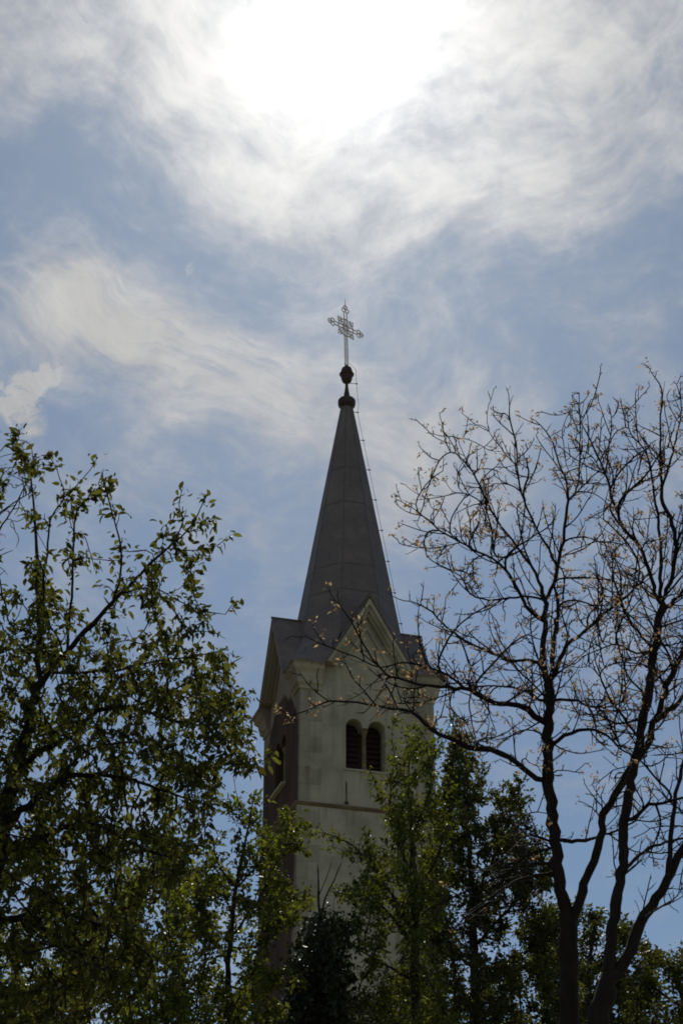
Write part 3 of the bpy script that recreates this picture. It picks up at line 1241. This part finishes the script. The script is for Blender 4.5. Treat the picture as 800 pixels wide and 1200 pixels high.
A_.limb([(539, 636, 3), (515, 641, 3), (490, 642, 2), (468, 637, 2)], dz=.4)
A_.limb([(636, 776, 8), (617, 773, 7), (599, 775, 7), (581, 767, 6), (559, 758, 5), (539, 747, 5), (521, 733, 4), (505, 717, 4), (489, 707, 3), (473, 704, 2)], dz=1.3)
A_.limb([(638, 702, 6), (620, 699, 5), (604, 700, 5), (572, 703, 4), (550, 695, 4), (539, 675, 3), (514, 663, 2)], dz=.9)
A_.limb([(640, 846, 17), (634, 845, 15), (617, 833, 14), (599, 824, 13), (577, 823, 11), (557, 812, 10), (545, 807, 9), (516, 805, 8), (487, 801, 6), (460, 793, 6), (453, 791, 5), (435, 771, 4),
          (422, 748, 4), (407, 722, 3), (398, 708, 2), (395, 697, 2)], dz=-1.8)
A_.limb([(545, 807, 6), (525, 792, 5), (500, 782, 5), (473, 776, 4), (445, 782, 3), (417, 770, 3), (382, 757, 3), (359, 746, 2)], dz=-.8)
A_.limb([(640, 919, 15), (635, 914, 14), (620, 905, 13), (596, 889, 12), (572, 878, 11), (545, 873, 10), (514, 860, 9), (496, 848, 7), (482, 834, 6), (450, 829, 5), (419, 824, 5), (385, 822, 4),
          (356, 834, 3), (340, 838, 2)], dz=-1.2)
A_.limb([(385, 822, 3), (372, 812, 3), (358, 798, 2), (350, 786, 2)], dz=.2)
A_.limb([(641, 823, 7), (632, 821, 7), (617, 811, 6), (599, 805, 5), (577, 804, 4), (550, 805, 4), (520, 815, 3)], dz=.8)
A_.limb([(647, 1024, 9), (641, 1024, 8), (620, 1027, 7), (600, 1036, 6), (584, 1045, 5), (554, 1066, 4), (530, 1090, 3)], dz=-1.0)
A_.limb([(646, 1016, 8), (636, 1013, 7), (617, 1012, 6), (584, 1027, 5), (545, 1045, 5), (500, 1066, 4)], dz=.6)
A_.limb([(646, 998, 7), (635, 996, 6), (615, 1003, 5), (599, 1018, 4), (580, 1042, 3)], dz=1.2)
A_.limb([(645, 982, 6), (620, 979, 5), (605, 990, 4), (590, 1005, 3)], dz=-.8)
A_.limb([(645, 870, 10), (649, 870, 9), (669, 859, 8), (690, 854, 7), (712, 863, 5), (730, 880, 4), (750, 885, 3)], dz=-.9)
A_.limb([(643, 819, 8), (655, 820, 7), (678, 821, 6), (687, 828, 5), (715, 828, 4)], dz=.9)
A_.limb([(650, 984, 10), (656, 984, 10), (669, 987, 9), (691, 984, 8), (705, 978, 6), (722, 974, 5), (745, 962, 4)], dz=.7)
A_.limb([(647, 797, 12), (648, 789, 12), (647, 769, 11), (650, 740, 9), (654, 706, 7), (649, 688, 5), (652, 660, 3)], dz=.9)
A_.limb([(647, 790, 11), (653, 780, 10), (663, 758, 9), (676, 746, 8), (694, 731, 7), (710, 716, 6), (730, 702, 5), (757, 675, 3), (768, 655, 2)], dz=-.5)
# right-hand fork
A_.limb([(666, 1082, 30), (672, 1076, 24), (686, 1035, 19), (700, 994, 17), (706.5, 955, 17), (719, 933, 17), (730, 914, 16), (744, 892, 16), (755, 878, 15), (766, 848, 14), (775, 819, 14),
          (784, 795, 13), (798, 769, 12), (815, 735, 11), (835, 690, 9), (850, 640, 7), (858, 580, 4), (860, 530, 3)], dz=-1.0)
A_.limb([(766, 848, 11), (778, 838, 11), (800, 817, 10), (830, 790, 8), (860, 765, 6), (890, 730, 4)], dz=.8)
polyA = [(430, 828), (440, 800), (490, 800), (505, 770), (492, 690), (478, 600), (525, 530), (575, 505), (600, 500), (688, 495), (720, 560), (770, 660), (800, 760), (850, 800), (760, 870), (745, 960),
         (640, 1040), (530, 1085), (590, 980), (610, 905), (505, 870), (450, 838)]
A_.fill(polyA, 420, 2.2, 1.6, .34, iters=60, inert=1.5, trop=(0, 0, .16), jit=.12)
A_.sprout(.24, .5, 1.5, .9, .07, minr=.045, maxr=.2, seg=.1, jit=.09, zmin=12.4)
A_.sprout(.40, .40, 1.05, .8, .11, maxr=.05, jit=.07)
A_.sprout(.165, .14, .42, .85, .15, maxr=.018, seg=.07, jit=.12)
A_.sprout(.15, .05, .13, .95, .2, maxr=.010, seg=.05, new_only=True)
G_BARE = "bare budding trees"
tA = finish_tree(A_, "bare_tree", "bare budding tree with its long boughs reaching left across the church tower", M_BARK_B, G_BARE, M_BUD, "young_leaves", per=5.5, size=.058, droop=.1,
                 maxr=.0064, spread=.030, wide=.46, keep=.30, only_tips=True, low=11.8)

# --- second bare walnut at the right edge
B_ = Skel(25.0, 0.11, 5)
B_.split, B_.r0 = 0.022, 0.0045
B_.stem(698, 1215, 48)
B_.limb([(698, 1215, 48), (702, 1186, 45), (712, 1146, 40)], dz=0)
B_.limb([(712, 1146, 28), (716, 1103, 25), (720, 1062, 24), (727, 1024, 23), (730, 980, 22), (734, 939, 22), (741, 906, 23), (748, 875, 24), (754, 841, 23), (762, 796, 22), (767, 762, 21), (771, 729, 20), (775, 706, 18)], dz=.3)
B_.limb([(775, 706, 10), (766, 695, 9), (764, 677, 9), (755, 657, 8), (748, 639, 8), (730, 619, 7), (719, 592, 7), (713, 574, 6), (710, 556, 5), (699, 533, 4), (687.5, 509, 3), (680, 495, 2)], dz=-.7)
B_.limb([(712, 556, 4), (712, 530, 3), (716, 500, 3), (715, 485, 2), (712, 473, 2)], dz=.4)
B_.limb([(775, 706, 10), (773, 684, 9), (775, 650, 8), (772, 625, 7), (768, 590, 6), (764, 563, 5), (757, 531, 4), (739, 509, 3), (735, 491, 2)], dz=.7)
B_.limb([(775, 706, 13), (786, 672, 12), (791, 640, 11), (787, 614, 10), (775, 583, 8), (774, 556, 6), (773, 497, 4), (775, 457, 3), (764, 439, 2)], dz=-.2)
B_.limb([(775, 574, 6), (782, 549, 6), (793, 509, 4), (798, 475, 3), (792, 450, 2)], dz=.4)
B_.limb([(778, 715, 10), (786, 708, 9), (800, 690, 8), (820, 650, 7), (835, 600, 5), (840, 540, 4), (838, 480, 3), (830, 445, 2)], dz=.9)
B_.limb([(790, 640, 6), (806, 600, 5), (815, 560, 4), (812, 500, 3), (805, 455, 2)], dz=-.8)
B_.limb([(714, 1142, 30), (722, 1140, 28), (738, 1112, 25), (755, 1073, 23), (774, 1046, 21), (785, 1021, 20), (800, 995, 18), (822, 960, 15), (845, 900, 11), (860, 830, 8), (870, 760, 5)], dz=.6)
B_.limb([(778, 1035, 12), (783, 1012, 12), (787, 980, 11), (789, 947, 10), (796, 911, 9), (803, 880, 8), (812, 830, 6), (815, 780, 4)], dz=-.7)
B_.limb([(727, 1030, 9), (735, 1016, 8), (752, 999, 7), (779, 987, 6), (810, 980, 5)], dz=.9)
B_.limb([(731, 965, 9), (740, 960, 9), (760, 943, 8), (785, 939, 7), (815, 930, 5)], dz=-.9)
B_.limb([(764, 941, 6), (772, 955, 5), (773, 970, 4), (765, 990, 3)], dz=.3)
B_.limb([(748, 864, 7), (744, 861, 6), (730, 841, 6), (714, 819, 5), (703, 794, 3), (690, 780, 2)], dz=-1.0)
B_.limb([(762, 757, 7), (757, 752, 6), (737, 729, 6), (728, 706, 5), (719, 679, 4), (716, 650, 2)], dz=1.0)
B_.limb([(752, 838, 7), (740, 845, 6), (724, 848, 5), (700, 838, 4), (680, 838, 3)], dz=.7)
B_.limb([(760, 765, 6), (745, 765, 5), (722, 755, 4), (700, 762, 3), (680, 770, 2)], dz=-.8)
polyB = [(690, 540), (720, 500), (762, 465), (800, 468), (850, 500), (880, 640), (880, 900), (850, 1040), (790, 1090), (770, 1080), (745, 1010), (722, 960), (690, 860), (680, 780), (700, 680)]
B_.fill(polyB, 360, 2.2, 1.6, .34, iters=60, inert=1.5, trop=(0, 0, .16), jit=.12)
B_.sprout(.24, .5, 1.5, .9, .07, minr=.045, maxr=.2, seg=.1, jit=.09, zmin=12.2)
B_.sprout(.40, .40, 1.05, .8, .11, maxr=.05, jit=.07)
B_.sprout(.165, .14, .42, .85, .15, maxr=.018, seg=.07, jit=.12)
B_.sprout(.15, .05, .13, .95, .2, maxr=.010, seg=.05, new_only=True)
tB = finish_tree(B_, "bare_tree", "thick forked bare budding tree at the right edge with two leaning stems", M_BARK_B, G_BARE, M_BUD, "young_leaves", per=5.5, size=.056, droop=.1,
                 maxr=.0062, spread=.030, wide=.46, keep=.30, only_tips=True, low=11.8)

# --- bare tree mostly beyond the left edge
Z_ = Skel(23.0, 0.10, 8)
Z_.split, Z_.r0 = 0.022, 0.0058
Z_.stem(-110, 1215, 36)
Z_.limb([(-110, 1215, 36), (-105, 1050, 30), (-85, 900, 24), (-60, 780, 18), (-40, 700, 13), (-28, 640, 9), (-18, 590, 6), (-8, 545, 4), (0, 505, 2)], dz=.3)
Z_.limb([(-40, 700, 8), (-20, 660, 6), (0, 620, 4), (22, 585, 3), (38, 545, 2), (37, 522, 2)], dz=.5)
Z_.limb([(-28, 640, 6), (-10, 610, 5), (12, 592, 3), (40, 575, 2)], dz=-.4)
Z_.limb([(-60, 780, 8), (-80, 700, 6), (-85, 600, 4), (-70, 530, 2)], dz=-.4)
Z_.fill([(-150, 560), (-90, 490), (-10, 490), (12, 505), (32, 530), (45, 570), (30, 640), (10, 720), (-60, 800), (-140, 760)], 520, 1.4, 1.2, .2, iters=40, inert=.7, trop=(0, 0, .10), jit=.2)
tZ = finish_tree(Z_, "bare_tree", "bare twiggy tree mostly out of frame, its tips above the cherry at the left edge", M_BARK_B, G_BARE, M_BUD, "young_leaves", per=2.6, size=.045, droop=.1,
                 maxr=.0060, spread=.02, wide=.46, keep=.30, only_tips=True, low=11.8)

# --- big cherry on the left
L_ = Skel(16.0, 0.085, 21)
L_.split, L_.r0 = 0.018, 0.0038
L_.stem(-40, 1215, 62)
L_.limb([(-40, 1215, 60), (-22, 1120, 50), (-6, 1030, 42), (6, 960, 36), (18, 905, 30), (33, 848, 24), (44, 800, 19)], dz=0)
L_.limb([(44, 800, 13), (45, 760, 12), (47, 728, 11), (44, 690, 9), (44, 650, 8), (42, 626, 6), (38, 570, 4), (31, 543, 3), (21, 520, 2), (19, 508, 2)], dz=.6)
L_.limb([(44, 800, 14), (62, 780, 13), (85, 755, 12), (110, 730, 11), (132, 706, 9), (150, 688, 8), (180, 657, 6), (204, 636, 4), (225, 615, 3), (241, 582, 2)], dz=-.7)
L_.limb([(204, 636, 3), (214, 612, 3), (210, 592, 2), (214, 573, 2)], dz=.2)
L_.limb([(200, 640, 3), (220, 645, 3), (240, 644, 2), (258, 638, 2)], dz=-.3)
L_.limb([(215, 625, 3), (232, 620, 2), (250, 606, 2)], dz=.2)
L_.limb([(48, 715, 6), (54, 660, 5), (60, 608, 4), (76, 583, 3), (70, 561, 2), (66, 546, 2)], dz=-.5)
L_.limb([(76, 583, 3), (83, 577, 3), (95, 563, 2), (106, 550, 2)], dz=.1)
L_.limb([(80, 760, 7), (84, 700, 6), (86, 650, 5), (90, 600, 4), (106, 581, 3), (119, 568, 2), (119, 552, 2)], dz=.5)
L_.limb([(130, 708, 6), (142, 670, 5), (140, 630, 4), (133, 606, 3), (126, 581, 3), (120, 555, 2)], dz=-.4)
L_.limb([(140, 700, 5), (165, 690, 4), (185, 690, 4), (205, 702, 3), (235, 715, 3), (264, 720, 2)], dz=.6)
L_.limb([(160, 690, 4), (190, 700, 3), (220, 735, 3), (240, 740, 2), (255, 742, 2)], dz=.2)
L_.limb([(20, 900, 18), (45, 880, 14), (75, 868, 12), (100, 842, 11), (125, 830, 10), (152, 829, 9), (180, 836, 7), (208, 845, 6), (240, 850, 5), (270, 850, 4), (300, 866, 2)], dz=-.4)
L_.limb([(152, 829, 6), (190, 815, 5), (220, 800, 4), (255, 785, 3), (284, 770, 2)], dz=.6)
L_.limb([(240, 850, 4), (258, 870, 3), (275, 895, 3), (297, 900, 2)], dz=-.3)
L_.limb([(208, 845, 4), (230, 880, 3), (250, 910, 2)], dz=.3)
L_.limb([(230, 815, 3), (258, 820, 3), (280, 817, 2)], dz=.3)
L_.limb([(44, 790, 8), (90, 788, 7), (140, 785, 6), (180, 775, 5), (220, 770, 4), (262, 762, 2)], dz=.8)
L_.limb([(4, 975, 22), (35, 945, 18), (70, 915, 15), (105, 908, 11), (140, 910, 9), (175, 920, 7), (215, 935, 5), (250, 945, 3)], dz=.5)
L_.limb([(2, 990, 14), (40, 985, 12), (80, 968, 11), (120, 968, 9), (150, 985, 7), (180, 1000, 5), (215, 1005, 4), (240, 985, 2)], dz=-.8)
L_.limb([(-16, 1085, 22), (20, 1075, 17), (55, 1062, 14), (90, 1075, 10), (120, 1085, 7), (150, 1100, 5), (175, 1120, 3)], dz=.4)
L_.limb([(-20, 1110, 15), (20, 1110, 12), (60, 1105, 10), (100, 1120, 7), (130, 1150, 4)], dz=-.8)
L_.limb([(5, 960, 20), (-20, 900, 15), (-40, 820, 11), (-45, 730, 8), (-30, 650, 5), (-5, 590, 3), (2, 560, 2)], dz=.5)
L_.limb([(70, 915, 7), (100, 880, 6), (150, 870, 5), (190, 880, 4), (230, 905, 3)], dz=-.5)
polyL = [(-60, 560), (0, 540), (18, 512), (48, 565), (68, 560), (90, 610), (118, 568), (140, 622), (150, 650), (185, 645), (210, 590), (238, 592), (248, 640), (222, 660), (248, 715), (225, 730), (258, 752),
         (274, 776), (262, 830), (296, 862), (290, 898), (248, 915), (235, 960), (215, 990), (190, 1040), (165, 1110), (140, 1190), (60, 1230), (-80, 1230)]
L_.fill(polyL, 2200, 2.0, 1.0, .18, iters=50, inert=.6, trop=(0, 0, .06), jit=.22, dens=lambda x, y: np.clip((y - 680) / 380, .03, 1))
L_.sprout(.24, .12, .42, .75, .20, maxr=.012, seg=.06)
tL = finish_tree(L_, "cherry_tree", "large dark leafy tree filling the left side in front of the sky", M_BARK_C, None, M_LEAF_A, "crown", per=9.0, size=.079, droop=.75,
                 maxr=.0095, spread=.034, simple=False, wide=.47, keep=.44)

G_MID = "leafy trees in front of the church tower"


def leafy(name, label, Y, seed, stem, limbs, poly, n, depth, leaf, keepk=1.0, per=3.5, size=.065, step=.14, di=1.6, dk=.26, bark=M_BARK_D, r0=.005, keep=.95, droop=.25, spread=.06, maxr=.011, group=G_MID, wide=.55):
    k = Skel(Y, step, seed)
    k.split, k.r0 = .022, r0
    k.stem(*stem)
    for l in limbs:
        k.limb(l)
    xs = [p[0] for p in poly if p[1] >= 1190]
    low = [(max(xs) + 10, 1215), (max(xs) + 6, 1330), (max(xs) - 12, 1420), (min(xs) + 12, 1420), (min(xs) - 6, 1330), (min(xs) - 10, 1215)]
    k.fill(low, int(n * .12), depth * 1.1, 3.0, dk * 1.5, iters=40, inert=1.0, trop=(0, 0, .10), jit=.15)
    k.fill(poly, int(n * .30), depth * 1.15, 3.0, dk * 1.5, iters=60, inert=1.0, trop=(0, 0, .18), jit=.15)
    k.sprout(.36, .35, 1.05, .75, .10, maxr=.05, seg=.12, jit=.1)
    k.sprout(.30, .15, .40, .8, .10, maxr=.02, seg=.09, jit=.1)
    return finish_tree(k, name, label, bark, group, leaf, "crown", per=per * 1.45, size=size * .95, droop=droop, maxr=maxr, spread=spread, wide=wide, keep=keep * .58 * keepk)


# lower left, crown touching the tower's left side
leafy("leafy_tree", "glossy green tree with upright shoots just left of the church tower's foot", 31, 31, (266, 1215, 14),
      [[(266, 1215, 14), (270, 1100, 11), (277, 1040, 8), (288, 985, 5), (297, 936, 2)],
       [(270, 1100, 7), (300, 1060, 5), (325, 1010, 4), (352, 992, 2)], [(268, 1130, 7), (240, 1070, 5), (215, 1020, 4), (200, 990, 2)],
       [(277, 1040, 5), (305, 1010, 4), (330, 975, 3), (338, 962, 2)], [(270, 1110, 5), (300, 1110, 4), (335, 1085, 2)],
       [(276, 1040, 5), (255, 1010, 4), (250, 985, 2)], [(268, 1150, 6), (300, 1160, 4), (325, 1140, 2)]],
      [(294, 975), (306, 990), (326, 990), (338, 1008), (346, 1018), (332, 1040), (340, 1070), (330, 1110), (325, 1215), (200, 1215), (190, 1110), (180, 1050), (205, 1015), (250, 1010), (280, 1012)],
      820, 2.4, M_LEAF_B, .85, per=9.9, size=0.105)
leafy("leafy_tree", "shorter green tree with sunlit leaves under the dark cherry, lower left", 28, 32, (152, 1215, 16),
      [[(152, 1215, 16), (150, 1130, 12), (160, 1070, 9), (180, 1030, 5), (195, 1000, 2)], [(150, 1150, 9), (110, 1100, 7), (70, 1080, 4), (40, 1085, 2)],
       [(150, 1160, 8), (190, 1110, 6), (215, 1070, 3)], [(150, 1180, 8), (90, 1160, 6), (30, 1140, 3)]],
      [(195, 1000), (225, 1040), (235, 1110), (230, 1215), (0, 1215), (0, 1150), (60, 1130), (100, 1060), (140, 1020)], 620, 2.2, M_LEAF_B, per=7.3, size=0.101)
leafy("leafy_tree", "thin low tree with pale sunlit leaves and sky gaps at the lower left edge", 25, 38, (28, 1215, 14),
      [[(28, 1215, 14), (24, 1160, 10), (14, 1120, 6), (6, 1095, 2)], [(26, 1180, 7), (60, 1150, 5), (90, 1140, 2)]],
      [(-30, 1215), (-30, 1110), (10, 1088), (45, 1110), (100, 1130), (120, 1170), (110, 1215)], 240, 1.8, M_LEAF_B, per=6.4, size=0.087)
# in front of the tower, right of centre
leafy("leafy_tree", "slender bright green tree climbing in front of the tower beside the belfry windows", 34, 33, (486, 1215, 22),
      [[(486, 1215, 22), (486, 1120, 19), (484, 1040, 15), (482, 980, 10), (478, 930, 6), (480, 890, 3), (489, 866, 2)],
       [(485, 1090, 9), (460, 1050, 7), (438, 1018, 5), (412, 990, 4), (379, 976, 2)], [(485, 1110, 8), (450, 1065, 6), (420, 1052, 4), (393, 1046, 2)],
       [(482, 980, 6), (500, 940, 4), (506, 900, 3), (509, 882, 2)], [(484, 1030, 6), (466, 990, 4), (456, 955, 3), (458, 920, 2)], [(486, 1150, 8), (450, 1130, 5), (415, 1110, 3)],
       [(484, 1050, 7), (510, 1010, 5), (520, 970, 3)], [(486, 1170, 7), (455, 1175, 5), (425, 1165, 3)]],
      [(474, 885), (489, 862), (511, 880), (507, 925), (520, 960), (530, 1215), (440, 1215), (415, 1180), (435, 1130), (425, 1085), (400, 1052), (430, 1035), (452, 1010), (456, 940), (462, 905)],
      1000, 1.9, M_LEAF_B, .75, per=9.9, size=0.099)
leafy("leafy_tree", "broad dark green tree with a pointed top between the tower and the bare trunk", 38, 34, (556, 1215, 24),
      [[(556, 1215, 24), (555, 1120, 19), (552, 1040, 14), (548, 970, 9), (546, 910, 5), (545, 864, 2)], [(554, 1060, 9), (580, 1000, 6), (595, 960, 4), (603, 928, 2)],
       [(555, 1110, 9), (600, 1060, 6), (635, 1030, 3)], [(552, 1040, 7), (530, 990, 5), (525, 930, 3), (528, 890, 2)], [(555, 1140, 9), (520, 1100, 6), (505, 1060, 3)], [(555, 1150, 9), (610, 1120, 6), (645, 1095, 3)]],
      [(536, 885), (545, 862), (562, 882), (558, 915), (585, 935), (605, 924), (613, 955), (612, 1000), (645, 1035), (665, 1085), (680, 1215), (490, 1215), (495, 1010), (518, 940)],
      1300, 2.2, M_LEAF_C, 1.05, per=11.1, size=0.109)
leafy("leafy_tree", "low rounded green tree behind the two bare trunks at lower right", 46, 35, (690, 1215, 18),
      [[(690, 1215, 18), (688, 1150, 13), (692, 1110, 8), (697, 1078, 3)], [(689, 1160, 8), (660, 1120, 5), (645, 1085, 2)], [(690, 1150, 8), (720, 1110, 5), (735, 1092, 2)], [(690, 1170, 8), (740, 1150, 5), (765, 1130, 2)]],
      [(620, 1075), (650, 1062), (695, 1070), (722, 1078), (740, 1108), (768, 1128), (775, 1215), (620, 1215)], 620, 2.4, M_LEAF_C, per=10.7, size=0.131, step=.18, di=2.0, dk=.34, spread=.09)
leafy("leafy_tree", "small green tree at the bottom right corner, right of the forked bare trunk", 43, 36, (800, 1215, 16),
      [[(800, 1215, 16), (798, 1170, 11), (795, 1145, 7), (800, 1120, 3)], [(799, 1180, 7), (770, 1160, 5), (752, 1140, 2)], [(799, 1170, 7), (830, 1140, 4), (845, 1120, 2)]],
      [(740, 1150), (765, 1135), (790, 1150), (802, 1120), (840, 1110), (870, 1215), (740, 1215)], 340, 2.0, M_LEAF_C, per=10.7, size=0.124, step=.17, di=2.0, dk=.32, spread=.09)
leafy("leafy_tree", "dense low dark green tree between the ivy mass and the broad pointed tree", 41, 37, (446, 1215, 16),
      [[(446, 1215, 16), (448, 1190, 12), (452, 1170, 7), (455, 1150, 3)], [(447, 1200, 7), (420, 1180, 4), (410, 1172, 2)]],
      [(410, 1192), (430, 1180), (460, 1165), (500, 1130), (520, 1150), (520, 1215), (400, 1215)], 420, 1.8, M_LEAF_C, per=10.7, size=0.117, step=.16, di=2.0, dk=.30, spread=.08)

# ivy-smothered tree before the foot of the tower
I_ = Skel(33.0, .13, 44)
I_.split, I_.r0 = .022, .005
I_.stem(372, 1215, 26)
I_.limb([(372, 1215, 26), (372, 1140, 20), (374, 1090, 12), (374, 1070, 7), (373, 1040, 4), (372, 1012, 2)], dz=0)
I_.limb([(375, 1078, 5), (382, 1050, 4), (392, 1030, 3), (400, 1010, 2)], dz=.3)
I_.limb([(374, 1085, 6), (392, 1090, 5), (407, 1083, 4), (418, 1062, 3), (424, 1052, 2)], dz=-.3)
I_.limb([(373, 1050, 3), (380, 1035, 2), (388, 1012, 2)], dz=.3)
n_bare = len(I_.P)
I_.fill([(374, 1072), (392, 1078), (408, 1090), (404, 1130), (408, 1215), (330, 1215), (336, 1150), (348, 1105), (360, 1085)], 1100, 1.3, 1.6, .2, iters=40, inert=.4, trop=(0, 0, .1), jit=.3)
tI = finish_tree(I_, "ivy_tree", "dark ivy-smothered tree top with bare twigs sticking out, before the tower's foot", M_BARK_D, None, M_IVY, "ivy", per=13, size=.10, droop=.4, maxr=.013, spread=.10,
                 wide=.8, high=12.15)
